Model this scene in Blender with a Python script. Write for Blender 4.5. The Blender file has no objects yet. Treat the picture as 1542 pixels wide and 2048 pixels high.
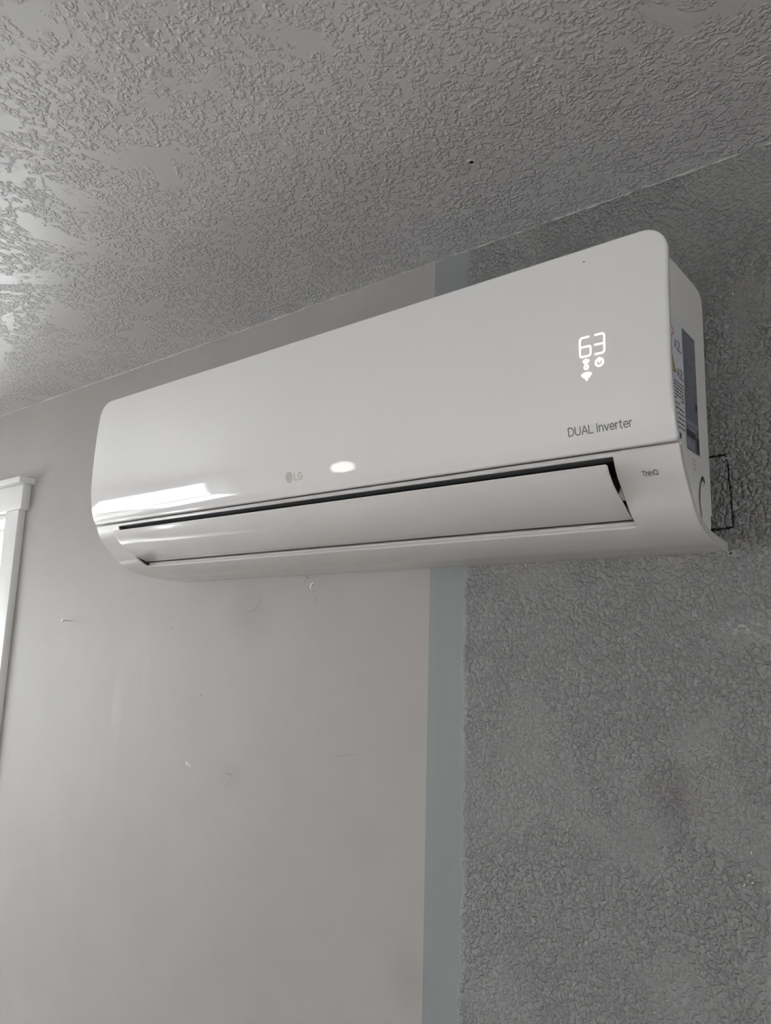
import bpy, bmesh, math, random
from mathutils import Vector, Matrix

random.seed(7)
scene = bpy.context.scene
COL = scene.collection
Z0 = 1.951            # height of the unit's lower edge above the floor
CEIL = Z0 + 0.489     # ceiling height

# ---------------------------------------------------------------- camera
cam_data = bpy.data.cameras.new("camera")
cam = bpy.data.objects.new("camera", cam_data)
COL.objects.link(cam)
scene.camera = cam
yaw, pitch, roll, focal = -0.67893, 0.18148, 0.02846, 1541.3
fwd = Vector((math.sin(yaw) * math.cos(pitch), math.cos(yaw) * math.cos(pitch), math.sin(pitch)))
rgt = Vector((math.cos(yaw), -math.sin(yaw), 0))
upv = rgt.cross(fwd)
c, s = math.cos(roll), math.sin(roll)
r2, u2 = rgt * c + upv * s, upv * c - rgt * s
M = Matrix((r2, u2, -fwd)).transposed().to_4x4()
M.translation = Vector((0.24145, -0.92455, Z0 - 0.12515))
cam.matrix_world = M
cam_data.sensor_fit = 'VERTICAL'
cam_data.sensor_height = 24.0
cam_data.lens = 24.0 * focal / 2048
cam_data.clip_start = 0.02

# ---------------------------------------------------------------- world and exposure
world = bpy.data.worlds.new("sky")
scene.world = world
world.use_nodes = True
bg = world.node_tree.nodes["Background"]
bg.inputs[0].default_value = (0.96, 0.975, 1.0, 1)   # bright overcast sky
bg.inputs[1].default_value = 14.0
scene.view_settings.view_transform = 'Standard'
scene.view_settings.look = 'None'
scene.view_settings.gamma = 1
scene.view_settings.use_curve_mapping = False
scene.view_settings.exposure = 0.29
sun_data = bpy.data.lights.new("sun", 'SUN')      # stands behind the windowless wall: lights the ground outside, enters no window
sun_data.energy = 190.0
sun_data.angle = 0.01
sun_data.color = (1.0, 0.972, 0.965)
sun = bpy.data.objects.new("sun", sun_data)
sun.rotation_euler = (math.radians(32), 0, 0)
COL.objects.link(sun)
scene.cycles.use_denoising = True
scene.cycles.use_adaptive_sampling = True
scene.cycles.adaptive_threshold = 0.025
scene.cycles.max_bounces = 8
scene.cycles.diffuse_bounces = 5
scene.cycles.glossy_bounces = 4
scene.cycles.sample_clamp_indirect = 6


def portal(name, loc, rot, sx, sy):
    l = bpy.data.lights.new(name, 'AREA')
    l.shape = 'RECTANGLE'
    l.size, l.size_y = sx, sy
    l.cycles.is_portal = True
    o = bpy.data.objects.new(name, l)
    o.location, o.rotation_euler = loc, rot
    COL.objects.link(o)


# window openings (clear size): window_1 on the unit's wall, window_2 on the left wall, fill_window added unseen on the right wall for fill light
W1 = (-2.66, -1.742, 0.92, Z0 + 0.205)        # x0 x1 z0 z1
XL, XR, YF = -3.3, 2.3, -4.3                  # room extents
W2 = (-2.48, -0.60, 1.00, 2.13)               # y0 y1 z0 z1
W3 = (-3.30, -1.90, 0.95, Z0 + 0.05)           # y0 y1 z0 z1
portal("fill_window_portal", (XR + 0.16, (W3[0] + W3[1]) / 2, (W3[2] + W3[3]) / 2), (0, math.pi / 2, 0), W3[3] - W3[2], W3[1] - W3[0])
portal("window_1_portal", ((W1[0] + W1[1]) / 2, 0.16, (W1[2] + W1[3]) / 2), (-math.pi / 2, 0, 0), W1[1] - W1[0], W1[3] - W1[2])
portal("window_2_portal", (XL - 0.16, (W2[0] + W2[1]) / 2, (W2[2] + W2[3]) / 2), (0, -math.pi / 2, 0), W2[3] - W2[2], W2[1] - W2[0])


# ---------------------------------------------------------------- helpers
def obj(name, bm, mat, parent=None, smooth=True, angle=35, label=None):
    bm.normal_update()
    if smooth:
        for f in bm.faces:
            f.smooth = True
        lim = math.radians(angle)
        for e in bm.edges:
            e.smooth = len(e.link_faces) == 2 and e.calc_face_angle(0) < lim
    me = bpy.data.meshes.new(name)
    bm.to_mesh(me)
    bm.free()
    if mat:
        me.materials.append(mat)
    o = bpy.data.objects.new(name, me)
    COL.objects.link(o)
    if parent:
        o.parent = parent
    if label:
        o["label"] = label
    return o


def empty(name, loc=(0, 0, 0)):
    o = bpy.data.objects.new(name, None)
    o.empty_display_size = 0.05
    o.location = loc
    COL.objects.link(o)
    return o


def tag(o, label=None, cat=None, kind=None):
    if label:
        o["label"] = label
    if cat:
        o["category"] = cat
    if kind:
        o["kind"] = kind
    return o


def box(bm, x0, x1, y0, y1, z0, z1, bevel=0.0):
    vs = [bm.verts.new((x, y, z)) for x in (x0, x1) for y in (y0, y1) for z in (z0, z1)]
    fs = []
    for idx in ((0, 1, 3, 2), (4, 6, 7, 5), (0, 4, 5, 1), (2, 3, 7, 6), (0, 2, 6, 4), (1, 5, 7, 3)):
        fs.append(bm.faces.new([vs[i] for i in idx]))
    if bevel:
        es = list({e for f in fs for e in f.edges})
        bmesh.ops.bevel(bm, geom=es, offset=bevel, segments=2, affect='EDGES', profile=0.5)
    return bm


def catmull(pts, n=8):
    out = []
    P = [pts[0]] + list(pts) + [pts[-1]]
    for i in range(1, len(P) - 2):
        p0, p1, p2, p3 = P[i - 1], P[i], P[i + 1], P[i + 2]
        for k in range(n):
            t = k / n
            out.append(tuple(0.5 * (2 * b + (c_ - a) * t + (2 * a - 5 * b + 4 * c_ - d) * t * t + (3 * b - a - 3 * c_ + d) * t ** 3)
                             for a, b, c_, d in zip(p0, p1, p2, p3)))
    out.append(tuple(pts[-1]))
    return out


def sweep(bm, prof, x0, x1, bevel=0.0):
    """closed (y,z) polygon swept along x; x0/x1 are numbers or functions of y"""
    f0 = x0 if callable(x0) else (lambda y: x0)
    f1 = x1 if callable(x1) else (lambda y: x1)
    A = [bm.verts.new((f0(y), y, z)) for y, z in prof]
    B = [bm.verts.new((f1(y), y, z)) for y, z in prof]
    n = len(prof)
    fs = []
    for i in range(n):
        j = (i + 1) % n
        fs.append(bm.faces.new((A[i], A[j], B[j], B[i])))
    ca = bm.faces.new(A[::-1])
    cb = bm.faces.new(B)
    bmesh.ops.recalc_face_normals(bm, faces=fs + [ca, cb])
    if bevel:
        es = list(set(ca.edges) | set(cb.edges))
        bmesh.ops.bevel(bm, geom=es, offset=bevel, segments=2, affect='EDGES', profile=0.5)
    return bm


def ribbon(bm, pts, w, place, lift=0.0003, closed=False, caps=True):
    """flat stroke of width w along 2-D points; place((u,v), h) -> 3-D point h above the surface"""
    n = len(pts)
    segs = [(i, (i + 1) % n) for i in range(n if closed else n - 1)]
    for a, b in segs:
        ax, az = pts[a]
        bx_, bz = pts[b]
        dx, dz = bx_ - ax, bz - az
        L = math.hypot(dx, dz)
        if L < 1e-9:
            continue
        nx, nz = -dz / L * w / 2, dx / L * w / 2
        q = [(ax + nx, az + nz), (bx_ + nx, bz + nz), (bx_ - nx, bz - nz), (ax - nx, az - nz)]
        bm.faces.new([bm.verts.new(place(p, lift)) for p in q])
    if caps:
        for (x, z) in pts:
            bm.faces.new([bm.verts.new(place((x + w / 2 * math.cos(t * math.pi / 4), z + w / 2 * math.sin(t * math.pi / 4)), lift)) for t in range(8)])


def poly(bm, pts, place, lift=0.0003):
    bm.faces.new([bm.verts.new(place(p, lift)) for p in pts])


def arc(cx, cz, rx, rz, a0, a1, n=10):
    return [(cx + rx * math.cos(math.radians(a0 + (a1 - a0) * i / n)), cz + rz * math.sin(math.radians(a0 + (a1 - a0) * i / n))) for i in range(n + 1)]


# stroke alphabet: cap height 1
GL = {
    'D': (0.74, [[(0, 0), (0, 1), (.28, 1)] + arc(.26, .5, .44, .5, 90, -90, 12) + [(0, 0)]]),
    'U': (0.70, [[(0, 1), (0, .32)] + arc(.33, .32, .33, .32, 180, 360, 10) + [(.66, 1)]]),
    'A': (0.74, [[(0, 0), (.36, 1), (.72, 0)], [(.13, .32), (.59, .32)]]),
    'L': (0.52, [[(0, 1), (0, 0), (.5, 0)]]),
    'I': (0.10, [[(0, 1), (0, 0)]]),
    'n': (0.50, [[(0, 0), (0, .72)], [(0, .45)] + arc(.23, .46, .23, .25, 170, 0, 8) + [(.46, 0)]]),
    'v': (0.52, [[(0, .72), (.26, 0), (.52, .72)]]),
    'e': (0.54, [[(.03, .37), (.52, .37)] + arc(.27, .36, .26, .36, 2, 318, 16)]),
    'r': (0.30, [[(0, 0), (0, .72)], [(0, .42)] + arc(.25, .44, .25, .26, 175, 80, 6)]),
    't': (0.36, [[(.12, .95), (.12, .18)] + arc(.29, .18, .17, .17, 180, 280, 6), [(0, .72), (.32, .72)]]),
    'T': (0.60, [[(0, 1), (.6, 1)], [(.3, 1), (.3, 0)]]),
    'h': (0.48, [[(0, 0), (0, 1)], [(0, .45)] + arc(.23, .46, .23, .25, 170, 0, 8) + [(.46, 0)]]),
    'i': (0.04, [[(0, 0), (0, .72)], [(0, .95), (0, .99)]]),
    'Q': (0.86, [arc(.42, .5, .42, .5, 0, 360, 20), [(.52, .22), (.86, -.06)]]),
    'G': (0.76, [arc(.4, .5, .4, .5, 50, 360, 16)[:-1] + [(.8, .47), (.45, .47)]]),
    '2': (0.56, [arc(.28, .72, .27, .28, 160, -30, 9) + [(0, 0), (.56, 0)]]),
    ' ': (0.22, []),
}


def text_mesh(txt, width, cap, weight, place, x0, z0, gap=0.2, lift=0.0003):
    tot = sum(GL[ch][0] + gap for ch in txt) - gap
    sx = width / tot
    bm = bmesh.new()
    cur = 0.0
    for ch in txt:
        wd, paths = GL[ch]
        for path in paths:
            ribbon(bm, [(x0 + (cur + px) * sx, z0 + pz * cap) for px, pz in path], weight, place, lift)
        cur += wd + gap
    return bm


# ---------------------------------------------------------------- materials
def new_mat(name):
    m = bpy.data.materials.new(name)
    m.use_nodes = True
    nt = m.node_tree
    return m, nt, nt.nodes["Principled BSDF"]


def plain(name, col, rough=0.5, spec=0.5, metal=0.0, noise=0.0):
    m, nt, b = new_mat(name)
    b.inputs["Base Color"].default_value = (*col, 1)
    b.inputs["Roughness"].default_value = rough
    b.inputs["Specular IOR Level"].default_value = spec
    b.inputs["Metallic"].default_value = metal
    tc = nt.nodes.new("ShaderNodeTexCoord")
    nz = nt.nodes.new("ShaderNodeTexNoise")
    nz.inputs["Scale"].default_value = 9
    nz.inputs["Detail"].default_value = 4
    nt.links.new(tc.outputs["Object"], nz.inputs["Vector"])
    mr = nt.nodes.new("ShaderNodeMapRange")
    mr.inputs["To Min"].default_value = max(0.0, rough - noise)
    mr.inputs["To Max"].default_value = rough + noise
    nt.links.new(nz.outputs["Fac"], mr.inputs["Value"])
    nt.links.new(mr.outputs["Result"], b.inputs["Roughness"])
    return m


def emit(name, col, strength):
    m, nt, b = new_mat(name)
    b.inputs["Base Color"].default_value = (*col, 1)
    b.inputs["Emission Color"].default_value = (*col, 1)
    b.inputs["Emission Strength"].default_value = strength
    return m


class NT:
    """small node-building helper"""
    def __init__(self, nt):
        self.nt = nt
        tc = nt.nodes.new("ShaderNodeTexCoord")
        self.pos = tc.outputs["Object"]

    def link(self, sock, v):
        if hasattr(v, "is_linked"):
            self.nt.links.new(v, sock)
        else:
            sock.default_value = v

    def math(self, op, a, b=0.0, c_=None, clamp=False):
        n = self.nt.nodes.new("ShaderNodeMath")
        n.operation = op
        n.use_clamp = clamp
        self.link(n.inputs[0], a)
        self.link(n.inputs[1], b)
        if c_ is not None:
            self.link(n.inputs[2], c_)
        return n.outputs[0]

    def noise(self, scale, detail=2.0, rough=0.5, dist=0.0, stretch=(1, 1, 1), off=(0, 0, 0)):
        mp = self.nt.nodes.new("ShaderNodeMapping")
        mp.inputs["Scale"].default_value = stretch
        mp.inputs["Location"].default_value = off
        self.nt.links.new(self.pos, mp.inputs["Vector"])
        n = self.nt.nodes.new("ShaderNodeTexNoise")
        n.noise_dimensions = '2D'
        n.inputs["Scale"].default_value = scale
        n.inputs["Detail"].default_value = detail
        n.inputs["Roughness"].default_value = rough
        n.inputs["Distortion"].default_value = dist
        self.nt.links.new(mp.outputs[0], n.inputs["Vector"])
        return n.outputs["Fac"]

    def blobs(self, scale, wob, off=(0, 0, 0), smooth=0.35):
        """distance to scattered points, warped by noise: low inside a blob"""
        mp = self.nt.nodes.new("ShaderNodeMapping")
        mp.inputs["Location"].default_value = off
        self.nt.links.new(self.pos, mp.inputs["Vector"])
        nz = self.nt.nodes.new("ShaderNodeTexNoise")
        nz.noise_dimensions = '2D'
        nz.inputs["Scale"].default_value = scale * 0.6
        nz.inputs["Detail"].default_value = 2
        self.nt.links.new(mp.outputs[0], nz.inputs["Vector"])
        sc = self.nt.nodes.new("ShaderNodeVectorMath")
        sc.operation = 'MULTIPLY_ADD'
        sc.inputs[1].default_value = (wob, wob, wob)
        self.nt.links.new(nz.outputs["Color"], sc.inputs[0])
        self.nt.links.new(mp.outputs[0], sc.inputs[2])
        vo = self.nt.nodes.new("ShaderNodeTexVoronoi")
        vo.voronoi_dimensions = '2D'
        vo.feature = 'SMOOTH_F1'
        vo.inputs["Scale"].default_value = scale
        vo.inputs["Smoothness"].default_value = smooth
        self.nt.links.new(sc.outputs[0], vo.inputs["Vector"])
        return vo.outputs["Distance"]

    def step(self, v, lo, hi, smooth=True):
        n = self.nt.nodes.new("ShaderNodeMapRange")
        n.interpolation_type = 'SMOOTHSTEP' if smooth else 'LINEAR'
        self.link(n.inputs["Value"], v)
        self.link(n.inputs["From Min"], lo)
        self.link(n.inputs["From Max"], hi)
        return n.outputs["Result"]

    def mix(self, f, a, b):
        n = self.nt.nodes.new("ShaderNodeMix")
        n.data_type = 'RGBA'
        self.link(n.inputs[0], f)
        self.link(n.inputs[6], a if hasattr(a, "is_linked") else (*a, 1))
        self.link(n.inputs[7], b if hasattr(b, "is_linked") else (*b, 1))
        return n.outputs[2]

    def xyz(self):
        n = self.nt.nodes.new("ShaderNodeSeparateXYZ")
        self.nt.links.new(self.pos, n.inputs[0])
        return n.outputs

    def bump(self, h, strength, dist, bsdf):
        n = self.nt.nodes.new("ShaderNodeBump")
        n.inputs["Strength"].default_value = strength
        n.inputs["Distance"].default_value = dist
        self.nt.links.new(h, n.inputs["Height"])
        self.nt.links.new(n.outputs[0], bsdf.inputs["Normal"])

    def spot(self, x, z, rx, rz, X, Z):
        """soft round stain, 1 at its centre"""
        dx = self.math('DIVIDE', self.math('SUBTRACT', X, x), rx)
        dz = self.math('DIVIDE', self.math('SUBTRACT', Z, z), rz)
        d = self.math('SQRT', self.math('ADD', self.math('MULTIPLY', dx, dx), self.math('MULTIPLY', dz, dz)))
        return self.step(d, 1.0, 0.0)


def wall_paint():
    m, nt, b = new_mat("painted_wall")
    N = NT(nt)
    X, Y, Z = N.xyz()
    flat = nt.nodes.new("ShaderNodeCombineXYZ")       # textures run in the wall's own plane
    nt.links.new(X, flat.inputs[0])
    nt.links.new(Z, flat.inputs[1])
    N.pos = flat.outputs[0]
    wob = N.math('MULTIPLY', N.math('SUBTRACT', N.noise(14, 3), 0.5), 0.022)
    edge = N.math('ADD', X, wob)
    is_strip = N.step(X, -0.4178, -0.4166)
    is_tex = N.step(edge, -0.360, -0.350)
    streak = N.noise(60, 3, 0.6, 0, (1, 0.02, 1))
    mott = N.noise(5, 4, 0.6)
    beige = N.mix(mott, (0.335, 0.315, 0.304), (0.385, 0.364, 0.352))
    strip = N.mix(streak, (0.225, 0.237, 0.24), (0.255, 0.267, 0.27))
    grey = N.mix(N.noise(7, 4, 0.6, 0, (1, 1, 1), (3, 1, 2)), (0.222, 0.219, 0.219), (0.257, 0.254, 0.254))
    col = N.mix(is_strip, beige, N.mix(is_tex, strip, grey))
    # greasy smudges with a shape of their own
    st = None
    for (x, z, rx, rz, k) in ((-0.0723, -0.2739, 0.055, 0.05, 0.30), (-0.806, -0.058, 0.09, 0.075, 0.16),
                              (-0.44, -0.56, 0.05, 0.07, 0.14), (-0.83, -0.34, 0.05, 0.035, 0.07), (-0.52, -0.40, 0.07, 0.06, 0.06)):
        v = N.math('MULTIPLY', N.spot(x, Z0 + z, rx, rz, X, Z), k)
        st = v if st is None else N.math('ADD', st, v)
    col = N.mix(st, col, (0.10, 0.09, 0.085))
    smear = N.math('MULTIPLY', N.math('ADD', N.spot(-1.20, Z0 - 0.25, 0.035, 0.13, X, Z), N.spot(-1.10, Z0 - 0.20, 0.02, 0.09, X, Z)), N.step(N.noise(30, 3, 0.6, 0, (1, 0.15, 1)), 0.40, 0.60))
    col = N.mix(N.math('MULTIPLY', smear, 0.12), col, (0.62, 0.60, 0.58))
    dry = N.math('MULTIPLY', N.spot(0.012, Z0 - 0.085, 0.045, 0.012, X, Z), N.step(N.noise(160, 3), 0.5, 0.62))
    col = N.mix(N.math('MULTIPLY', dry, 0.6), col, (0.5, 0.5, 0.5))
    nt.links.new(col, b.inputs["Base Color"])
    nt.links.new(N.math('ADD', 0.54, N.math('MULTIPLY', is_tex, 0.03)), b.inputs["Roughness"])
    b.inputs["Specular IOR Level"].default_value = 0.35
    # relief: brushed paint on the left, sprayed texture with bare patches on the right
    t1 = N.math('ADD', N.math('MULTIPLY', N.step(N.blobs(185, 0.010), 0.70, 0.12), 0.8), N.math('MULTIPLY', N.noise(150, 2.0, 0.5, 0.2), 0.6))
    t2 = N.noise(420, 2, 0.5)
    patch = N.step(N.noise(9, 3, 0.55, 0.3, (1, 0.7, 1), (5, 0, 1)), 0.36, 0.50)
    tex = N.math('MULTIPLY', N.math('ADD', t1, N.math('MULTIPLY', t2, 0.12)), N.math('ADD', 0.55, N.math('MULTIPLY', patch, 0.45)))
    tex = N.math('MULTIPLY', N.math('ADD', tex, 0.15), is_tex)
    brush = N.math('MULTIPLY', streak, 0.07)
    h = N.math('ADD', tex, N.math('ADD', brush, N.math('MULTIPLY', is_strip, 0.06)))
    N.bump(h, 1.0, 0.0028, b)
    return m


def ceiling_paint():
    m, nt, b = new_mat("knockdown_ceiling")
    N = NT(nt)
    X, Y, Z = N.xyz()
    col = N.mix(N.noise(4, 4, 0.6), (0.57, 0.562, 0.568), (0.62, 0.612, 0.618))
    nt.links.new(col, b.inputs["Base Color"])
    b.inputs["Roughness"].default_value = 0.38
    b.inputs["Specular IOR Level"].default_value = 0.5
    worm = N.math('MULTIPLY', N.step(N.blobs(165, 0.013), 0.70, 0.12), N.step(N.noise(60, 2, 0.5, 0.0, (1, 1, 1), (7, 1, 3)), 0.37, 0.52))
    fine = N.noise(330, 2)
    # denser towards the unit, bare trowelled patches elsewhere
    big = N.noise(10, 6, 0.66, 0.4, (1, 1, 1), (2, 3, 0))
    grad = N.math('ADD', N.step(X, -1.6, 0.3), N.step(Y, -0.9, -0.05))
    mask = N.step(N.math('ADD', big, N.math('MULTIPLY', grad, 0.15)), 0.585, 0.63)
    h = N.math('MULTIPLY', N.math('ADD', worm, N.math('MULTIPLY', fine, 0.04)), mask)
    N.bump(h, 1.0, 0.0015, b)
    return m


def room_paint():
    m, nt, b = new_mat("room_paint")
    N = NT(nt)
    nt.links.new(N.mix(N.noise(4, 4), (0.70, 0.68, 0.66), (0.76, 0.74, 0.72)), b.inputs["Base Color"])
    b.inputs["Roughness"].default_value = 0.5
    N.bump(N.noise(150, 3), 0.3, 0.001, b)
    return m


def wood_floor():
    m, nt, b = new_mat("wood_floor")
    N = NT(nt)
    g = N.noise(3, 6, 0.6, 0.4, (1, 14, 1))
    nt.links.new(N.mix(g, (0.12, 0.088, 0.068), (0.20, 0.15, 0.115)), b.inputs["Base Color"])
    b.inputs["Roughness"].default_value = 0.3
    return m


def glass_mat():
    m, nt, b = new_mat("window_glass")
    out = nt.nodes["Material Output"]
    nt.nodes.remove(b)
    t = nt.nodes.new("ShaderNodeBsdfTransparent")
    t.inputs[0].default_value = (0.95, 0.97, 0.97, 1)
    g = nt.nodes.new("ShaderNodeBsdfGlossy")
    g.inputs["Roughness"].default_value = 0.02
    fr = nt.nodes.new("ShaderNodeFresnel")
    fr.inputs[0].default_value = 1.35
    mx = nt.nodes.new("ShaderNodeMixShader")
    geo = nt.nodes.new("ShaderNodeNewGeometry")        # reflect on the outer faces only, so light leaving the thin pane is not trapped
    inv = nt.nodes.new("ShaderNodeMath")
    inv.operation = 'SUBTRACT'
    inv.inputs[0].default_value = 1.0
    nt.links.new(geo.outputs["Backfacing"], inv.inputs[1])
    mul = nt.nodes.new("ShaderNodeMath")
    mul.operation = 'MULTIPLY'
    nt.links.new(fr.outputs[0], mul.inputs[0])
    nt.links.new(inv.outputs[0], mul.inputs[1])
    nt.links.new(mul.outputs[0], mx.inputs[0])
    nt.links.new(t.outputs[0], mx.inputs[1])
    nt.links.new(g.outputs[0], mx.inputs[2])
    nt.links.new(mx.outputs[0], out.inputs[0])
    return m


MAT = dict(
    wall=wall_paint(), ceil=ceiling_paint(), room=room_paint(), floor=wood_floor(), glass=glass_mat(),
    trim=plain("trim_paint", (0.85, 0.845, 0.84), 0.35, 0.5, 0, 0.05),
    panel=plain("glossy_white_panel", (0.87, 0.855, 0.86), 0.035, 0.6, 0, 0.01),
    cover=plain("white_cover_plastic", (0.72, 0.695, 0.69), 0.12, 0.55, 0, 0.02),
    vane=plain("white_vane_plastic", (0.76, 0.74, 0.735), 0.11, 0.5, 0, 0.02),
    side=plain("white_side_plastic", (0.72, 0.705, 0.69), 0.35, 0.4, 0, 0.04),
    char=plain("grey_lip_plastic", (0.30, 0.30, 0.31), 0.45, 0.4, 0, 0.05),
    black=plain("black_plastic", (0.05, 0.05, 0.054), 0.4, 0.5, 0, 0.05),
    steel=plain("galvanised_steel", (0.5, 0.5, 0.5), 0.4, 0.5, 0.9, 0.05),
    print_=plain("grey_print", (0.17, 0.165, 0.155), 0.4, 0.4),
    logo=plain("logo_print", (0.52, 0.50, 0.44), 0.3, 0.4),
    logodk=plain("logo_line_print", (0.66, 0.64, 0.58), 0.3, 0.4),
    led=emit("lit_display", (1.0, 0.985, 0.86), 0.9),
    white_label=plain("white_sticker", (0.66, 0.67, 0.70), 0.45),
    dark_label=plain("slate_sticker", (0.135, 0.142, 0.175), 0.4),
    mid_label=plain("slate_print_light", (0.24, 0.25, 0.29), 0.4),
    ink=plain("black_ink", (0.03, 0.03, 0.035), 0.5),
    red=plain("red_ink", (0.42, 0.14, 0.17), 0.5),
    yellow=plain("yellow_ink", (0.55, 0.36, 0.09), 0.5),
    marker=plain("black_marker_ink", (0.012, 0.012, 0.012), 0.4),
    plaster=plain("bare_plaster", (0.80, 0.78, 0.74), 0.7),
    scuff=plain("grey_scuff", (0.27, 0.25, 0.24), 0.6),
    caulk=plain("caulk", (0.50, 0.49, 0.47), 0.5, 0.4, 0, 0.05),
    nail=plain("bright_steel", (0.85, 0.85, 0.85), 0.25, 0.5, 0.8),
    ground=plain("pale_gravel", (0.42, 0.415, 0.41), 0.9),
    opal=emit("lit_opal_glass", (1.0, 0.97, 0.92), 7.0),
)

# ---------------------------------------------------------------- the room
T = 0.14


def wall_with_hole(name, mat, to_world, u0, u1, v1, hole):
    """wall in (u, v) with depth d into the wall; to_world(u, v, d)"""
    bm = bmesh.new()
    a0, a1, b0, b1 = hole
    us, vs = [u0, a0, a1, u1], [0.0, b0, b1, v1]
    V = {}
    for d in (0, T):
        for i, uu in enumerate(us):
            for j, vv in enumerate(vs):
                V[i, j, d] = bm.verts.new(to_world(uu, vv, d))
    for i in range(3):
        for j in range(3):
            if (i, j) == (1, 1):
                continue
            for d in (0, T):
                bm.faces.new((V[i, j, d], V[i + 1, j, d], V[i + 1, j + 1, d], V[i, j + 1, d]))
    for ring in ([(1, 1), (2, 1), (2, 2), (1, 2)], [(0, 0), (1, 0), (2, 0), (3, 0), (3, 1), (3, 2), (3, 3), (2, 3), (1, 3), (0, 3), (0, 2), (0, 1)]):
        for k in range(len(ring)):
            p, q = ring[k], ring[(k + 1) % len(ring)]
            bm.faces.new((V[p[0], p[1], 0], V[q[0], q[1], 0], V[q[0], q[1], T], V[p[0], p[1], T]))
    bmesh.ops.recalc_face_normals(bm, faces=bm.faces)
    return tag(obj(name, bm, mat, smooth=False), kind="structure")


at_back = lambda u, v, d: (u, d, v)
at_left = lambda u, v, d: (XL - d, u, v)
wall_back = wall_with_hole("wall_back", MAT["wall"], at_back, XL - T, XR + T, CEIL, W1)
wall_left = wall_with_hole("wall_left", MAT["room"], at_left, YF, 0.0, CEIL, W2)
at_right = lambda u, v, d: (XR + d, u, v)
wall_right = wall_with_hole("wall_right", MAT["room"], at_right, YF, 0.0, CEIL, W3)
tag(obj("wall_front", box(bmesh.new(), XL - T, XR + T, YF - T, YF, 0, CEIL), MAT["room"], smooth=False), kind="structure")
tag(wall_back, "wall painted beige on the left and textured grey on the right")
bm = box(bmesh.new(), XL - T, XR + T, YF - T, T, -0.1, 0)
tag(obj("floor", bm, MAT["floor"], smooth=False), kind="structure")
bm = box(bmesh.new(), XL - T, XR + T, YF - T, T, CEIL, CEIL + 0.1)
ceiling = tag(obj("ceiling", bm, MAT["ceil"], smooth=False), "grey knockdown-textured ceiling", kind="structure")
bm = box(bmesh.new(), -60, 60, -60, 60, -0.6, -0.5)
tag(obj("ground", bm, MAT["ground"], smooth=False), "pale gravel ground outside the windows", kind="structure")

for nm, a in (("baseboard_back", (XL, XR, -0.015, 0)), ("baseboard_front", (XL, XR, YF, YF + 0.015)),
              ("baseboard_left", (XL, XL + 0.015, YF, 0)), ("baseboard_right", (XR - 0.015, XR, YF, 0))):
    tag(obj(nm, box(bmesh.new(), *a, 0, 0.11, 0.003), MAT["trim"]), kind="structure")


def make_window(name, label, to_world, hole):
    """painted casing, header with cap, sill, jambs, two sashes with panes; (u, v, d) with d<0 into the room"""
    root = tag(empty(name, to_world((hole[0] + hole[1]) / 2, hole[2], 0)), label, kind="structure")
    inv = root.location.copy()
    a0, a1, b0, b1 = hole

    def part(nm, u0, u1, v0, v1, d0, d1, mat, parent=root, bev=0.0015):
        bm = box(bmesh.new(), u0, u1, d0, d1, v0, v1, bev)
        for v in bm.verts:
            v.co = Vector(to_world(v.co.x, v.co.z, v.co.y)) - inv
        bmesh.ops.recalc_face_normals(bm, faces=bm.faces)
        return obj(nm, bm, mat, parent)
    cw = 0.067
    part("casing", a1, a1 + cw, b0, b1, -0.0175, 0.001, MAT["trim"])
    part("casing", a0 - cw, a0, b0, b1, -0.0175, 0.001, MAT["trim"])
    part("header", a0 - cw - 0.017, a1 + cw + 0.017, b1, b1 + 0.0635, -0.0215, 0.001, MAT["trim"])
    part("header_cap", a0 - cw - 0.034, a1 + cw + 0.034, b1 + 0.0635, b1 + 0.0785, -0.0405, 0.001, MAT["trim"])
    part("sill", a0 - cw - 0.02, a1 + cw + 0.02, b0 - 0.022, b0, -0.05, 0.10, MAT["trim"])
    part("apron", a0 - cw, a1 + cw, b0 - 0.09, b0 - 0.022, -0.0175, 0.001, MAT["trim"])
    j = 0.014
    part("jamb", a0, a0 + j, b0, b1, 0.0, T, MAT["trim"])
    part("jamb", a1 - j, a1, b0, b1, 0.0, T, MAT["trim"])
    part("head_jamb", a0 + j, a1 - j, b1 - j, b1, 0.0, T, MAT["trim"])
    mid = (b0 + b1) / 2
    f = 0.045
    for (v0, v1, d0) in ((b0, mid + 0.02, 0.045), (mid - 0.02, b1 - j, 0.085)):
        bmf = bmesh.new()
        for r in ((a0 + j, a0 + j + f, v0, v1), (a1 - j - f, a1 - j, v0, v1), (a0 + j + f, a1 - j - f, v0, v0 + f), (a0 + j + f, a1 - j - f, v1 - f, v1)):
            box(bmf, r[0], r[1], d0, d0 + 0.035, r[2], r[3], 0.002)
        for v in bmf.verts:
            v.co = Vector(to_world(v.co.x, v.co.z, v.co.y)) - inv
        bmesh.ops.recalc_face_normals(bmf, faces=bmf.faces)
        sash = obj("sash", bmf, MAT["trim"], root)
        part("pane", a0 + j + f, a1 - j - f, v0 + f, v1 - f, d0 + 0.015, d0 + 0.019, MAT["glass"], sash, 0)
    return root


make_window("window_1", "bright window with white casing and capped header beside the air conditioner", at_back, W1)
make_window("window_2", "wide white-cased window in the left wall", at_left, W2)

make_window("fill_window", "white-cased unseen window added in the right wall for fill light", at_right, W3)  # added out of view to brighten the front panel and the unit's right side

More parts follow.
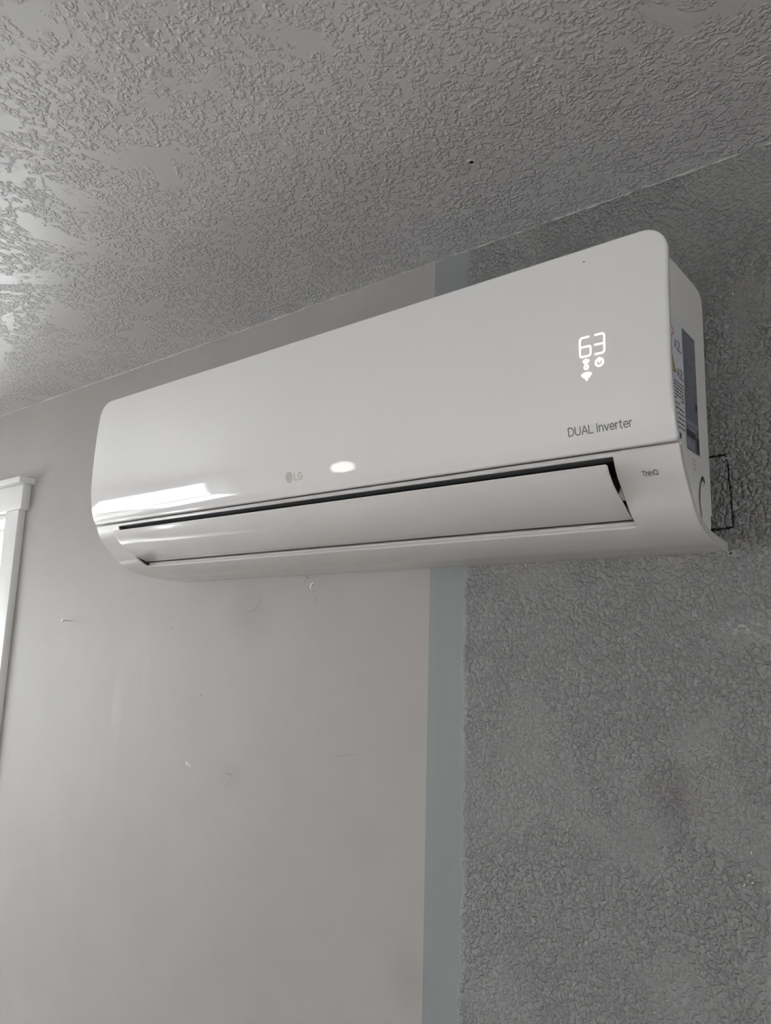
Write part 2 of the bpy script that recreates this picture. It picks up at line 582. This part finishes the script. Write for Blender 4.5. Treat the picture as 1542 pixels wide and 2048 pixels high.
# paint ridge where the wall meets the ceiling
bm = bmesh.new()
rows = []
n = 420
for i in range(n + 1):
    x = -2.6 + 3.3 * i / n
    r = (0.0012 + 0.0016 * random.random()) * (1.0 if x < -0.45 else 0.75)
    jy, jz = random.uniform(-.0006, .0006), random.uniform(-.0006, .0006)
    rows.append([bm.verts.new((x, 0.0005 - r * math.cos(a) * 1.1 + jy, CEIL + 0.0005 - r * math.sin(a) + jz)) for a in (0, .52, 1.05, 1.57)])
for a, b in zip(rows, rows[1:]):
    for k in range(3):
        bm.faces.new((a[k], b[k], b[k + 1], a[k + 1]))
obj("caulk_bead", bm, MAT["caulk"], ceiling, label="ragged pale caulk bead along the wall joint")

# small hole in the ceiling
bm = bmesh.new()
hx, hy = -0.2347, -0.1816
ring = [[bm.verts.new((hx + rr * math.cos(t * math.pi / 6), hy + rr * math.sin(t * math.pi / 6), CEIL - dz)) for t in range(12)]
        for rr, dz in ((0.0062, 0.0002), (0.0046, 0.0022), (0.0032, 0.0012))]
for a, b in zip(ring, ring[1:]):
    for k in range(12):
        bm.faces.new((a[k], a[(k + 1) % 12], b[(k + 1) % 12], b[k]))
obj("screw_hole_rim", bm, MAT["ceil"], ceiling)
bm = bmesh.new()
bm.faces.new([bm.verts.new((hx + 0.0033 * math.cos(t * math.pi / 6), hy + 0.0033 * math.sin(t * math.pi / 6), CEIL - 0.001)) for t in range(12)])
obj("screw_hole", bm, MAT["black"], ceiling, label="small dark screw hole")

# marks on the wall
on_wall = lambda p, h: (p[0], -h, Z0 + p[1])
bm = bmesh.new()
path = [(-0.034, .1128), (-0.019, .1132), (-0.008, .1135), (0.0005, .1142), (0.0030, .111), (0.0044, .1012), (0.0050, .080), (0.0060, .0596),
        (0.0064, .045), (0.0068, .0292), (0.0050, .0278), (-0.004, .0270), (-0.0147, .0268), (-0.032, .0268)]
for a, b in zip(path, path[1:]):
    L = math.hypot(b[0] - a[0], b[1] - a[1])
    k = max(2, int(L / 0.0016))
    horizontal = abs(b[0] - a[0]) > abs(b[1] - a[1])
    for i in range(k):
        for rep in range(2 if horizontal else 1):
            t0, t1 = (i - 0.3) / k, (i + random.uniform(0.6, 1.4)) / k
            if random.random() < (0.06 if horizontal else 0.10):
                continue
            jx, jz = random.gauss(0, .0004), random.gauss(0, .0004)
            if horizontal:
                jz *= 1.9
            ribbon(bm, [(a[0] + (b[0] - a[0]) * t0 + jx, a[1] + (b[1] - a[1]) * t0 + jz),
                        (a[0] + (b[0] - a[0]) * t1 + jx + random.gauss(0, .0003), a[1] + (b[1] - a[1]) * t1 + jz + random.gauss(0, .0003))],
                   random.uniform(.0008, .0017), on_wall, random.uniform(.0002, .0005))
obj("marker_line", bm, MAT["marker"], wall_back, label="rough black marker outline beside the unit")
bm = bmesh.new()
ribbon(bm, [(0.0019, -0.0022), (0.0026, -0.0018)], 0.0022, on_wall)
obj("marker_dot", bm, MAT["marker"], wall_back)
# broken vertical pencil line
bm = bmesh.new()
z = 0.30
while z > 0.10:
    l = random.uniform(.003, .010)
    xx = 0.0198 - (0.30 - z) * 0.03 + random.gauss(0, .0003)
    if random.random() < 0.65:
        ribbon(bm, [(xx, z), (xx + random.gauss(0, .0003), z - l)], random.uniform(.0004, .0009), on_wall, .0002)
    z -= l + random.uniform(.0005, .003)
obj("pencil_line", bm, MAT["scuff"], wall_back)


def blob(name, cx, cz, rx, rz, rot, mat, h, seed, n=14):
    rnd = random.Random(seed)
    bm = bmesh.new()
    ang = math.radians(rot)
    rim, top = [], []
    for t in range(n):
        k = rnd.uniform(.72, 1.1)
        px, pz = rx * k * math.cos(2 * math.pi * t / n), rz * k * math.sin(2 * math.pi * t / n)
        X, Z = px * math.cos(ang) - pz * math.sin(ang), px * math.sin(ang) + pz * math.cos(ang)
        rim.append(bm.verts.new(on_wall((cx + X, cz + Z), 0.0)))
        top.append(bm.verts.new(on_wall((cx + X * .75, cz + Z * .75), h)))
    for t in range(n):
        bm.faces.new((rim[t], rim[(t + 1) % n], top[(t + 1) % n], top[t]))
    bm.faces.new(top)
    bmesh.ops.recalc_face_normals(bm, faces=bm.faces)
    return obj(name, bm, mat, wall_back, smooth=False)


blob("scuff", -0.6590, -0.0168, .0085, .0042, 55, MAT["scuff"], .0003, 1)
blob("paint_chip", -0.6604, -0.0185, .0052, .0021, 78, MAT["plaster"], .0006, 2)
blob("paint_chip", -0.6570, -0.0140, .0040, .0016, 50, MAT["plaster"], .0006, 3)
blob("scuff", -0.6685, -0.0035, .0055, .0028, -20, MAT["scuff"], .0003, 41)
blob("scuff", -0.6735, -0.0085, .0040, .0016, 55, MAT["scuff"], .0003, 42)
blob("scuff", -0.6528, -0.0275, .0026, .0018, 50, MAT["scuff"], .0003, 4)
blob("paint_chip", -0.9535, -0.3330, .0058, .0020, -38, MAT["plaster"], .0006, 5)
blob("paint_chip", -0.9445, -0.3360, .0036, .0016, -40, MAT["plaster"], .0006, 6)
blob("paint_chip", -0.9315, -0.2085, .0022, .0020, 0, MAT["plaster"], .0012, 7)
blob("scuff", -0.9270, -0.2095, .0026, .0022, 0, MAT["scuff"], .0003, 8)
blob("scuff", -0.7335, -0.0195, .0022, .0013, 0, MAT["scuff"], .0003, 9)
blob("scuff", -0.7475, -0.0240, .0018, .0011, 0, MAT["scuff"], .0003, 10)
blob("scuff", -1.0420, -0.0690, .0028, .0014, -30, MAT["scuff"], .0003, 11)
blob("scuff", -1.0300, -0.0880, .0024, .0016, 60, MAT["scuff"], .0003, 12)
for q, (x, z) in enumerate(((0.0035, -0.345), (0.0065, -0.352), (-0.002, -0.356), (0.007, -0.322), (0.02, 0.31), (-.005, .285), (.012, .27), (-.012, .262))):
    blob("paint_chip", x, z, .0016, .0007, 25 * q, MAT["plaster"], .0006, 20 + q)


def scratch(name, pts, w, mat):
    bm = bmesh.new()
    P = catmull(pts, 8)
    for i in range(len(P) - 1):
        t = i / (len(P) - 1)
        ribbon(bm, [P[i], P[i + 1]], w * (0.35 + 1.1 * math.sin(math.pi * min(1, max(0, t)) * 0.9 + .15)), on_wall, .0002, caps=False)
    obj(name, bm, mat, wall_back)


scratch("crescent_scratch", [(-0.7834, -0.0265), (-0.7815, -0.038), (-0.7868, -0.0495), (-0.800, -0.0578), (-0.8227, -0.0594)], .0016, MAT["scuff"])
scratch("hairline_scratch", [(-1.075, -0.245), (-1.077, -0.258), (-1.080, -0.272)], .0009, MAT["scuff"])
scratch("hairline_scratch", [(-0.846, -0.3375), (-0.835, -0.3388), (-0.826, -0.337)], .0018, MAT["scuff"])
scratch("hairline_scratch", [(-0.8265, -0.340), (-0.833, -0.350), (-0.841, -0.360)], .0008, MAT["scuff"])
scratch("hairline_scratch", [(-0.6445, -0.0345), (-0.6478, -0.038), (-0.6485, -0.050)], .0010, MAT["scuff"])
scratch("hairline_scratch", [(-0.595, -0.286), (-0.570, -0.280), (-0.545, -0.277)], .0008, MAT["scuff"])

# nail in the beige wall
nail = tag(empty("nail", (-1.4043, 0, Z0 - 0.0731)), "small bright nail sticking out of the beige wall near the window", "nail")
bm = bmesh.new()
bmesh.ops.create_cone(bm, cap_ends=True, segments=12, radius1=.0013, radius2=.0013, depth=.022, matrix=Matrix.Translation((0, -.009, 0)) @ Matrix.Rotation(math.pi / 2, 4, 'X'))
obj("shank", bm, MAT["nail"], nail)
bm = bmesh.new()
bmesh.ops.create_cone(bm, cap_ends=True, segments=16, radius1=.0032, radius2=.0026, depth=.0016, matrix=Matrix.Translation((0, -.0205, 0)) @ Matrix.Rotation(math.pi / 2, 4, 'X'))
obj("head", bm, MAT["trim"], nail)

# ---------------------------------------------------------------- the air conditioner (local origin: lower right corner at the wall)
ac = tag(empty("air_conditioner", (0, 0, Z0)), "white wall-mounted split air conditioner with lit 63 display and open vane", "air conditioner")
xr = lambda y: 0.012 - 0.06 * (y + 0.2)
xl = lambda y: -0.991 - xr(y)

# front panel: (z, y) profile
PAN = catmull([(.0830, -.1978), (.0865, -.2002), (.092, -.2034), (.100, -.2065), (.110, -.2088), (.120, -.2106), (.130, -.2122), (.1345, -.2128), (.139, -.2132),
               (.160, -.2142), (.195, -.2142), (.230, -.2132), (.265, -.2112), (.3060, -.2070)], 10)


def panel_y(z):
    if z <= PAN[0][0]:
        return PAN[0][1]
    for (z0, y0), (z1, y1) in zip(PAN, PAN[1:]):
        if z0 <= z <= z1:
            return y0 + (y1 - y0) * (z - z0) / (z1 - z0)
    return PAN[-1][1]


def on_panel(p, h):
    return (p[0], panel_y(p[1]) - h, p[1])


def build_panel():
    bm = bmesh.new()
    xa, xb, za, zb, R, r = -1.003, 0.012, .0847, .3062, .024, .0030
    xa, xb, za, zb = xa + r, xb - r, za + r * .5, zb - r      # inset face, the edge radius is added outside
    rows = []
    zs = [za + (zb - R - za) * i / 70 for i in range(71)] + [zb - R + R * math.sin(math.pi / 2 * i / 10) for i in range(1, 11)]
    for z in zs:
        cut = 0.0
        if z > zb - R:
            cut = R - math.sqrt(max(0, R * R - (z - (zb - R)) ** 2))
        rows.append([(xa + cut + (xb - xa - 2 * cut) * k / 40, z) for k in range(41)])
    V = [[bm.verts.new((x, panel_y(z), z)) for x, z in row] for row in rows]
    for a, b in zip(V, V[1:]):
        for k in range(40):
            bm.faces.new((a[k], a[k + 1], b[k + 1], b[k]))
    loop = V[0][:] + [row[-1] for row in V[1:-1]] + V[-1][::-1] + [row[0] for row in V[1:-1]][::-1]
    n = len(loop)
    P2 = [(v.co.x, v.co.z) for v in loop]
    N2 = []
    for i in range(n):
        (x0, z0), (x1, z1) = P2[i - 1], P2[(i + 1) % n]
        dx, dz = x1 - x0, z1 - z0
        L = math.hypot(dx, dz) or 1
        N2.append((dz / L, -dx / L))
    prev = loop
    steps = [(r * math.sin(a), r * (1 - math.cos(a))) for a in (math.pi / 8, math.pi / 4, 3 * math.pi / 8, math.pi / 2)] + [(r, .0085), (r - .0012, .0095)]
    for out, back in steps:
        cur = [bm.verts.new((P2[i][0] + N2[i][0] * out, loop[i].co.y + back, P2[i][1] + N2[i][1] * out)) for i in range(n)]
        for i in range(n):
            j = (i + 1) % n
            bm.faces.new((prev[i], cur[i], cur[j], prev[j]))
        prev = cur
    ctr = [bm.verts.new((P2[i][0] * 0.98 + -.4955 * .02, prev[i].co.y, P2[i][1] * .96 + .194 * .04)) for i in range(n)]
    for i in range(n):
        j = (i + 1) % n
        bm.faces.new((prev[i], ctr[i], ctr[j], prev[j]))
    bmesh.ops.recalc_face_normals(bm, faces=bm.faces)
    return bm


panel = obj("front_panel", build_panel(), MAT["panel"], ac, angle=60, label="glossy white front panel")

# lettering and lit display on the panel
obj("lettering", text_mesh("DUAL Inverter", .0672, .0082, .00105, on_panel, -.0962, .1011, gap=.16), MAT["print_"], panel, False, label="grey DUAL Inverter lettering")
obj("brand_lettering", text_mesh("LG", .0142, .0090, .0017, on_panel, -.4968, .1027, gap=.22), MAT["logo"], panel, False, label="faint LG lettering")
bm = bmesh.new()
poly(bm, arc(-.5073, .1077, .0072, .0076, 0, 345, 23), on_panel, .0002)
logo = obj("brand_emblem", bm, MAT["logo"], panel, False, label="faint round LG emblem")
bm = bmesh.new()
ribbon(bm, arc(-.5073, .1077, .0054, .0056, 75, 360, 18) + [(-.5045, .1077)], .0009, on_panel, .0004)
ribbon(bm, [(-.5073, .1110), (-.5073, .1055), (-.5050, .1055)], .0009, on_panel, .0004)
poly(bm, arc(-.5098, .1103, .0009, .0009, 0, 315, 7), on_panel, .0004)
obj("emblem_line", bm, MAT["logodk"], logo, False)

w = .0018
disp = []
bm = bmesh.new()
ribbon(bm, [(-.0693, .2020), (-.0772, .2020), (-.0790, .2003), (-.0790, .1830), (-.0774, .1812), (-.0690, .1812), (-.0673, .1830), (-.0673, .1902), (-.0684, .1916), (-.0778, .1916)], w, on_panel)
obj("digit_six", bm, MAT["led"], panel, False, label="lit digit 6")
bm = bmesh.new()
ribbon(bm, [(-.0622, .2020), (-.0545, .2020), (-.0526, .2002), (-.0526, .1830), (-.0545, .1812), (-.0624, .1812)], w, on_panel)
ribbon(bm, [(-.0626, .1913), (-.0535, .1913)], w, on_panel)
obj("digit_three", bm, MAT["led"], panel, False, label="lit digit 3")
bm = bmesh.new()
ribbon(bm, arc(-.0583, .1717, .0040, .0039, 120, 420, 20), .0018, on_panel)
ribbon(bm, [(-.0583, .1762), (-.0583, .1722)], .0019, on_panel)
obj("power_icon", bm, MAT["led"], panel, False, label="lit power symbol")
bm = bmesh.new()
ribbon(bm, arc(-.0725, .1693, .0021, .0021, 0, 345, 15), .0016, on_panel, closed=True)
ribbon(bm, [(-.0725, .1714), (-.0725, .1772)], .0026, on_panel)
ribbon(bm, [(-.0757, .1762), (-.0693, .1762)], .0015, on_panel)
ribbon(bm, [(-.0748, .1742), (-.0702, .1742)], .0012, on_panel)
obj("thermometer_icon", bm, MAT["led"], panel, False, label="lit thermometer symbol")
bm = bmesh.new()
for rr, ww in ((.0076, .0016), (.0056, .0015), (.0036, .0015)):
    ribbon(bm, arc(-.0723, .1556, rr, rr, 47, 133, 8), ww, on_panel)
poly(bm, [(-.0723, .1550), (-.0700, .1585), (-.0723, .1592), (-.0746, .1585)], on_panel)
poly(bm, arc(-.0723, .1556, .0010, .0010, 0, 315, 7), on_panel)
obj("wifi_icon", bm, MAT["led"], panel, False, label="lit wifi symbol")
bm = bmesh.new()
poly(bm, arc(-.0751, .2895, .0013, .0008, 0, 330, 11), on_panel)
obj("panel_speck", bm, MAT["print_"], panel, False)

# lower cover: profile (y, z) from the panel seam round to the wall
LOW = catmull([(-.1958, .0812), (-.1862, .0606), (-.1690, .0425), (-.1480, .0225), (-.1190, .0092), (-.0770, .0017), (-.0350, .0002), (-.0008, 0.0)], 14)
OX0, OX1, OZ1, OZ0 = -.936, -.0552, .0765, .0132


def low_y(z):
    for (y0, z0), (y1, z1) in zip(LOW, LOW[1:]):
        if z1 <= z <= z0:
            return y0 + (y1 - y0) * (z0 - z) / max(1e-9, z0 - z1)
    return LOW[-1][0]


def build_cover():
    bm = bmesh.new()
    prof = [p for p in LOW if abs(p[1] - OZ1) > .0006 and abs(p[1] - OZ0) > .0006]
    prof += [(low_y(OZ1), OZ1), (low_y(OZ0), OZ0)]
    for k in range(1, 5):                       # rows inside the rounded lower corners
        zz = OZ0 + .0035 * (1 - math.cos(k / 5 * math.pi / 2))
        prof.append((low_y(zz), zz))
    prof.sort(key=lambda p: p[0])
    rc = .0045
    V = []
    for y, z in prof:
        a, b = xl(y), xr(y)
        cut = 0.0
        if OZ0 <= z < OZ0 + .0035:
            q = 1 - (z - OZ0) / .0035
            cut = rc * (1 - math.sqrt(max(0, 1 - q * q)))
        o0, o1 = OX0 + cut, OX1 - cut
        xs = [a + (o0 - a) * k / 4 for k in range(5)] + [o0 + (o1 - o0) * k / 24 for k in range(1, 24)] + [o1 + (b - o1) * k / 4 for k in range(5)]
        V.append([bm.verts.new((x, y, z)) for x in xs])
    for i in range(len(V) - 1):
        zc = (prof[i][1] + prof[i + 1][1]) / 2
        for k in range(len(V[0]) - 1):
            if OZ0 < zc < OZ1 and 4 <= k < 28:
                continue
            bm.faces.new((V[i][k], V[i][k + 1], V[i + 1][k + 1], V[i + 1][k]))
    bmesh.ops.recalc_face_normals(bm, faces=bm.faces)
    bm.normal_update()
    mid = [f for f in bm.faces if f.calc_center_median().z < .03]
    if sum(f.normal.y + f.normal.z for f in mid) > 0:
        bmesh.ops.reverse_faces(bm, faces=bm.faces)
    return bm


cover = obj("lower_cover", build_cover(), MAT["cover"], ac, angle=80, label="white lower cover curving back to the wall")
sol = cover.modifiers.new("thickness", 'SOLIDIFY')
sol.thickness, sol.offset = .0028, -1
bev = cover.modifiers.new("edge", 'BEVEL')
bev.width, bev.segments, bev.limit_method, bev.angle_limit = .0011, 3, 'ANGLE', math.radians(50)
bev.harden_normals = True

on_cover = lambda p, h: (p[0], low_y(p[1]) - h * .8, p[1] - h * .6)
obj("lettering", text_mesh("ThinQ", .0158, .0041, .00075, on_cover, -.0292, .0558, gap=.17), MAT["print_"], cover, False, label="small grey ThinQ lettering")


def offset_profile(prof, d):
    out = []
    for i, (y, z) in enumerate(prof):
        y0, z0 = prof[max(0, i - 1)]
        y1, z1 = prof[min(len(prof) - 1, i + 1)]
        dy, dz = y1 - y0, z1 - z0
        L = math.hypot(dy, dz)
        out.append((y - dz / L * d, z + dy / L * d))
    return out


outer = offset_profile(LOW, .0004)
inner = [(min(y, -.0008), max(z, 0.0)) for y, z in offset_profile(LOW, .0105)]
inner[0] = (inner[0][0], outer[0][1])
rimprof = outer + inner[::-1]
for sgn in (1, -1):
    bm = bmesh.new()
    if sgn > 0:
        sweep(bm, rimprof, lambda y: xr(y) - .0035, lambda y: xr(y) - .0002)
    else:
        sweep(bm, rimprof, lambda y: xl(y) + .0002, lambda y: xl(y) + .0035)
    obj("cover_rim", bm, MAT["cover"], ac, label="pale end rim of the lower cover")

# side cheeks and main casing
inlow = offset_profile(LOW, .0075)
cheek = [(-.1880, .0800), (-.1905, .092), (-.1985, .115), (-.2035, .136), (-.2048, .165), (-.2046, .20), (-.2035, .235), (-.2010, .27), (-.1985, .2945)]
cheek += catmull([(-.190, .2970), (-.12, .2985), (-.068, .2988), (-.0535, .2975), (-.0455, .2915), (-.0425, .279), (-.0425, .262)], 4)
cheek += [(-.0450, .150), (-.0440, .0345), (-.0490, .0335), (-.0490, .0240), (-.0520, .0165)]
cheek += [(y, z) for y, z in inlow[::-3] if -.1868 < y < -.056]
for sgn in (1, -1):
    bm = bmesh.new()
    if sgn > 0:
        sweep(bm, cheek, lambda y: -.050, lambda y: -.004)
    else:
        sweep(bm, cheek, lambda y: -.987, lambda y: -.941)
    sp = obj("side_panel", bm, MAT["side"], ac, angle=30, label="white plastic side panel")
    if sgn > 0:
        side_right = sp
main = [(-.1870, .0830), (-.1885, .092), (-.1965, .115), (-.2015, .136), (-.2028, .165), (-.2026, .20), (-.2015, .235), (-.199, .27), (-.1965, .2925), (-.188, .2955),
        (-.12, .2965), (-.075, .2960), (-.066, .2925), (-.055, .285), (-.050, .270), (-.0485, .255), (-.0485, .112), (-.17, .108), (-.180, .090)]
obj("casing", sweep(bmesh.new(), main, -.941, -.050), MAT["side"], ac, angle=30)
bm = box(bmesh.new(), -.940, -.060, -.0495, -.0010, .05, .275, .002)
obj("mounting_plate", bm, MAT["steel"], ac)

# outlet: charcoal lip, black ribbed duct, pale sill
x0, x1 = OX0 - .003, OX1 + .003
lip = [(-.1915, .0771), (-.1700, .0781), (-.1690, .0790), (-.1690, .0850), (-.1860, .0850), (-.1925, .0800)]
obj("outlet_lip", sweep(bmesh.new(), lip, x0, x1), MAT["char"], ac, label="shaded grey lip above the vane")
duct = [(-.1688, .0800)]
for k in range(8):
    y, z = -.1670 + k * .0072, .0802 + k * .0009
    duct += [(y, z + .0026), (y + .0012, z), (y + .0030, z), (y + .0042, z + .0028)]
duct += [(-.1050, .0900), (-.0700, .0850), (-.0600, .0600), (-.0750, .0330), (-.1150, .0215), (-.1150, .0185), (-.0720, .0290), (-.0560, .0600), (-.0660, .0890), (-.1050, .0940), (-.1688, .0895)]
obj("outlet_duct", sweep(bmesh.new(), duct, x0, x1), MAT["black"], ac, angle=20, label="black ribbed air outlet")
for nm, a, b in (("duct_end", x0 - .001, x0 + .0012), ("duct_end", x1 - .0012, x1 + .001)):
    e = [(-.190, .0790), (-.181, .088), (-.105, .106), (-.070, .090), (-.060, .060), (-.075, .033), (-.117, .0190)] + [(y + .004, z + .0035) for y, z in LOW if -.187 < y < -.122 and z < .075][::-1]
    obj(nm, sweep(bmesh.new(), e, a, b), MAT["black"], ac, smooth=False)
sill = [(-.1262, .0128), (-.1290, .0150), (-.1290, .0162), (-.1268, .0172), (-.1262, .0186), (-.1276, .0196), (-.1270, .0208), (-.1225, .0232), (-.1190, .0232), (-.1190, .0128)]
obj("outlet_sill", sweep(bmesh.new(), sill, OX0 + .0005, OX1 - .0005), MAT["cover"], ac, angle=20, label="pale stepped sill under the vane")

# the big vane, swung open
vo = catmull([(-.2045, .0648), (-.1985, .0560), (-.1880, .0459), (-.1745, .0369), (-.1600, .0300), (-.1470, .0254)], 6) + [(-.1350, .0216)]
vi = offset_profile(vo, .0052)
vane_prof = vo + [(-.1325, .0226), (-.1325, .0250)] + vi[::-1][1:-1] + [(-.2018, .0672), (-.2037, .0672)]
bm = sweep(bmesh.new(), vane_prof, OX0 + .0028, OX1 - .0030, bevel=.0008)
vane = obj("air_vane", bm, MAT["vane"], ac, angle=40, label="long white air vane swung open")
bm = bmesh.new()
sweep(bm, [(-.172, .0425), (-.160, .0375), (-.155, .045), (-.166, .050)], OX1 - .0040, OX1 - .0005)
obj("vane_pivot", bm, MAT["cover"], vane)

# ------- stickers and mouldings on the right side panel
on_side = lambda p, h: (-.004 + h, p[0], p[1])


def side_quad(name, y0, y1, z0, z1, mat, parent, lift, label=None):
    bm = bmesh.new()
    poly(bm, [(y0, z0), (y1, z0), (y1, z1), (y0, z1)], on_side, lift)
    return obj(name, bm, mat, parent, False, label=label)


st = side_quad("warning_sticker", -.1800, -.1235, .0955, .2320, MAT["white_label"], side_right, .0003, "white warning sticker with A2L lettering")
sd = side_quad("rating_sticker", -.1220, -.0795, .0945, .2285, MAT["dark_label"], side_right, .0003, "slate grey rating sticker")


def side_text(name, txt, y0, z0, width, cap, wgt):
    obj(name, text_mesh(txt, width, cap, wgt, on_side, y0, z0, gap=.2, lift=.0005), MAT["ink"], side_right, False)


side_text("sticker_lettering", "A2L", -.1500, .1968, .0215, .0105, .0013)
side_text("sticker_lettering", "A2L", -.1443, .1668, .0198, .0100, .0013)
rnd = random.Random(3)


def print_row(name, y, y_end, z, w, mat, keep):
    """one line of print too small to read"""
    bm = bmesh.new()
    while y < y_end:
        l = rnd.uniform(.004, .012)
        if rnd.random() < keep:
            ribbon(bm, [(y, z), (min(y + l, y_end + .001), z)], w, on_side, .0005, caps=False)
        y += l + .0013
    if len(bm.faces):
        o = obj(name, bm, mat, side_right, False)
        o["kind"] = "stuff"


z = .1600
while z > .110:
    print_row("print_line", -.1700, -.1270, z, .0015, MAT["ink"], .95)
    z -= .0036 if z > .145 else .0050
side_quad("print_block", -.1490, -.1390, .1005, .1065, MAT["ink"], side_right, .0005)
bm = bmesh.new()
ribbon(bm, [(-.1630, .2245), (-.1508, .2135), (-.1630, .2025), (-.1752, .2135)], .0019, on_side, .0005, closed=True)
obj("hazard_diamond", bm, MAT["red"], side_right, False)
bm = bmesh.new()
poly(bm, [(-.1760, .1705), (-.1490, .1705), (-.1625, .1930)], on_side, .0005)
obj("warning_triangle", bm, MAT["yellow"], side_right, False)
bm = bmesh.new()
ribbon(bm, [(-.1765, .1698), (-.1482, .1698), (-.1625, .1938)], .0013, on_side, .0006, closed=True)
obj("warning_triangle_border", bm, MAT["ink"], side_right, False)
z = .2235
while z > .1440:
    print_row("print_line", -.1200, -.0820, z, .0009, MAT["mid_label"], .75)
    z -= .0032
for (a, b, c0, c1) in ((-.1220, -.0795, .1230, .1275), (-.1220, -.1095, .0965, .1075), (-.1065, -.0975, .0965, .1065), (-.1115, -.0915, .1180, .1205)):
    side_quad("print_block", a, b, c0, c1, MAT["mid_label"], side_right, .0005)
for (a, b, c0, c1) in ((-.1220, -.0925, .1095, .1165), (-.0895, -.0800, .0960, .1135), (-.0885, -.0815, .1440, .1520)):
    side_quad("print_block", a, b, c0, c1, MAT["ink"], side_right, .0006)
# knock-out outline and moulded slots
bm = bmesh.new()
K = catmull([(-.0665, .0675), (-.0710, .0705), (-.0780, .0685), (-.0845, .0595), (-.0872, .0495), (-.0866, .0395), (-.0830, .0285)], 6)
ribbon(bm, K, .0022, on_side, .0007)
obj("knockout_ridge", bm, MAT["cover"], side_right, False, label="moulded ridge round the pipe knock-out")
for k in range(3):
    bm = bmesh.new()
    ribbon(bm, [(-.1050 + k * .0006, .0868 - k * .0050), (-.0975 + k * .0006, .0855 - k * .0050)], .0022, on_side, .0007)
    obj("moulded_slot", bm, MAT["cover"], side_right, False)
bm = bmesh.new()
ribbon(bm, [(-.0775, .0712), (-.0740, .0730), (-.0700, .0722)], .0020, on_side, .0008)
obj("clip", bm, MAT["ink"], side_right, False)

# ---------------------------------------------------------------- pendant lamp hanging behind the photographer (seen as a reflection in the panel)
lx, ly, lz = -2.11, -2.17, 1.87
lamp = tag(empty("pendant_lamp", (lx, ly, CEIL)), "white opal glass pendant lamp reflected in the glossy front panel", "lamp")
dz = lz - CEIL


def lathe(bm, prof, n=32):
    rings = [[bm.verts.new((r * math.cos(2 * math.pi * t / n), r * math.sin(2 * math.pi * t / n), z)) for t in range(n)] for r, z in prof]
    for a, b in zip(rings, rings[1:]):
        for t in range(n):
            bm.faces.new((a[t], a[(t + 1) % n], b[(t + 1) % n], b[t]))
    bm.faces.new(rings[0])
    bm.faces.new(rings[-1][::-1])
    bmesh.ops.recalc_face_normals(bm, faces=bm.faces)
    return bm


obj("ceiling_rose", lathe(bmesh.new(), [(.05, 0), (.05, -.012), (.02, -.03), (.006, -.035)]), MAT["trim"], lamp)
obj("rod", lathe(bmesh.new(), [(.004, -.03), (.004, dz + .165)], 12), MAT["trim"], lamp)
obj("glass_bowl", lathe(bmesh.new(), [(.012, dz + .16), (.030, dz + .148), (.044, dz + .11), (.053, dz + .045), (.054, dz - .03), (.047, dz - .10), (.030, dz - .145), (.012, dz - .16), (.004, dz - .161)]), MAT["opal"], lamp)

# ---------------------------------------------------------------- shrub outside window_2 (its dark top shows in the panel's reflection of that window)
shrub = tag(empty("shrub", (-4.7, -1.85, -0.5)), "dark leafy shrub outside the left window", "shrub")
MAT["leaf"] = plain("dark_leaf", (0.05, 0.065, 0.04), 0.55)
MAT["bark"] = plain("brown_bark", (0.10, 0.075, 0.055), 0.8)
rnd = random.Random(11)
bm = bmesh.new()
for i in range(1500):
    a, b_ = rnd.uniform(0, 2 * math.pi), rnd.uniform(-1, 1)
    rr = rnd.uniform(0.55, 1.0) ** 0.5
    q = math.sqrt(1 - b_ * b_)
    p = Vector((0.45 * rr * q * math.cos(a), 0.85 * rr * q * math.sin(a), 1.45 + 0.95 * rr * b_))
    L, Wd = rnd.uniform(.09, .16), rnd.uniform(.035, .06)
    R = Matrix.Rotation(rnd.uniform(0, 6.28), 3, 'Z') @ Matrix.Rotation(rnd.uniform(-1.2, 1.2), 3, 'X') @ Matrix.Rotation(rnd.uniform(0, 6.28), 3, 'Y')
    pts = [(0, -L / 2, 0), (Wd / 2, -L * .1, .008), (0, L / 2, 0), (-Wd / 2, -L * .1, .008)]
    bm.faces.new([bm.verts.new(p + R @ Vector(v)) for v in pts])
fol = obj("foliage", bm, MAT["leaf"], shrub, False)
fol["kind"] = "stuff"
for k in range(5):
    a = k * 1.257
    bm = bmesh.new()
    top = Vector((.25 * math.cos(a), .5 * math.sin(a), 1.7))
    base = Vector((.05 * math.cos(a), .05 * math.sin(a), 0))
    rings = []
    for t in range(7):
        c_ = base.lerp(top, t / 6)
        r_ = .03 * (1 - t / 8)
        rings.append([bm.verts.new(c_ + Vector((r_ * math.cos(m * 1.047), r_ * math.sin(m * 1.047), 0))) for m in range(6)])
    for A, B in zip(rings, rings[1:]):
        for m in range(6):
            bm.faces.new((A[m], A[(m + 1) % 6], B[(m + 1) % 6], B[m]))
    obj("stem", bm, MAT["bark"], shrub)
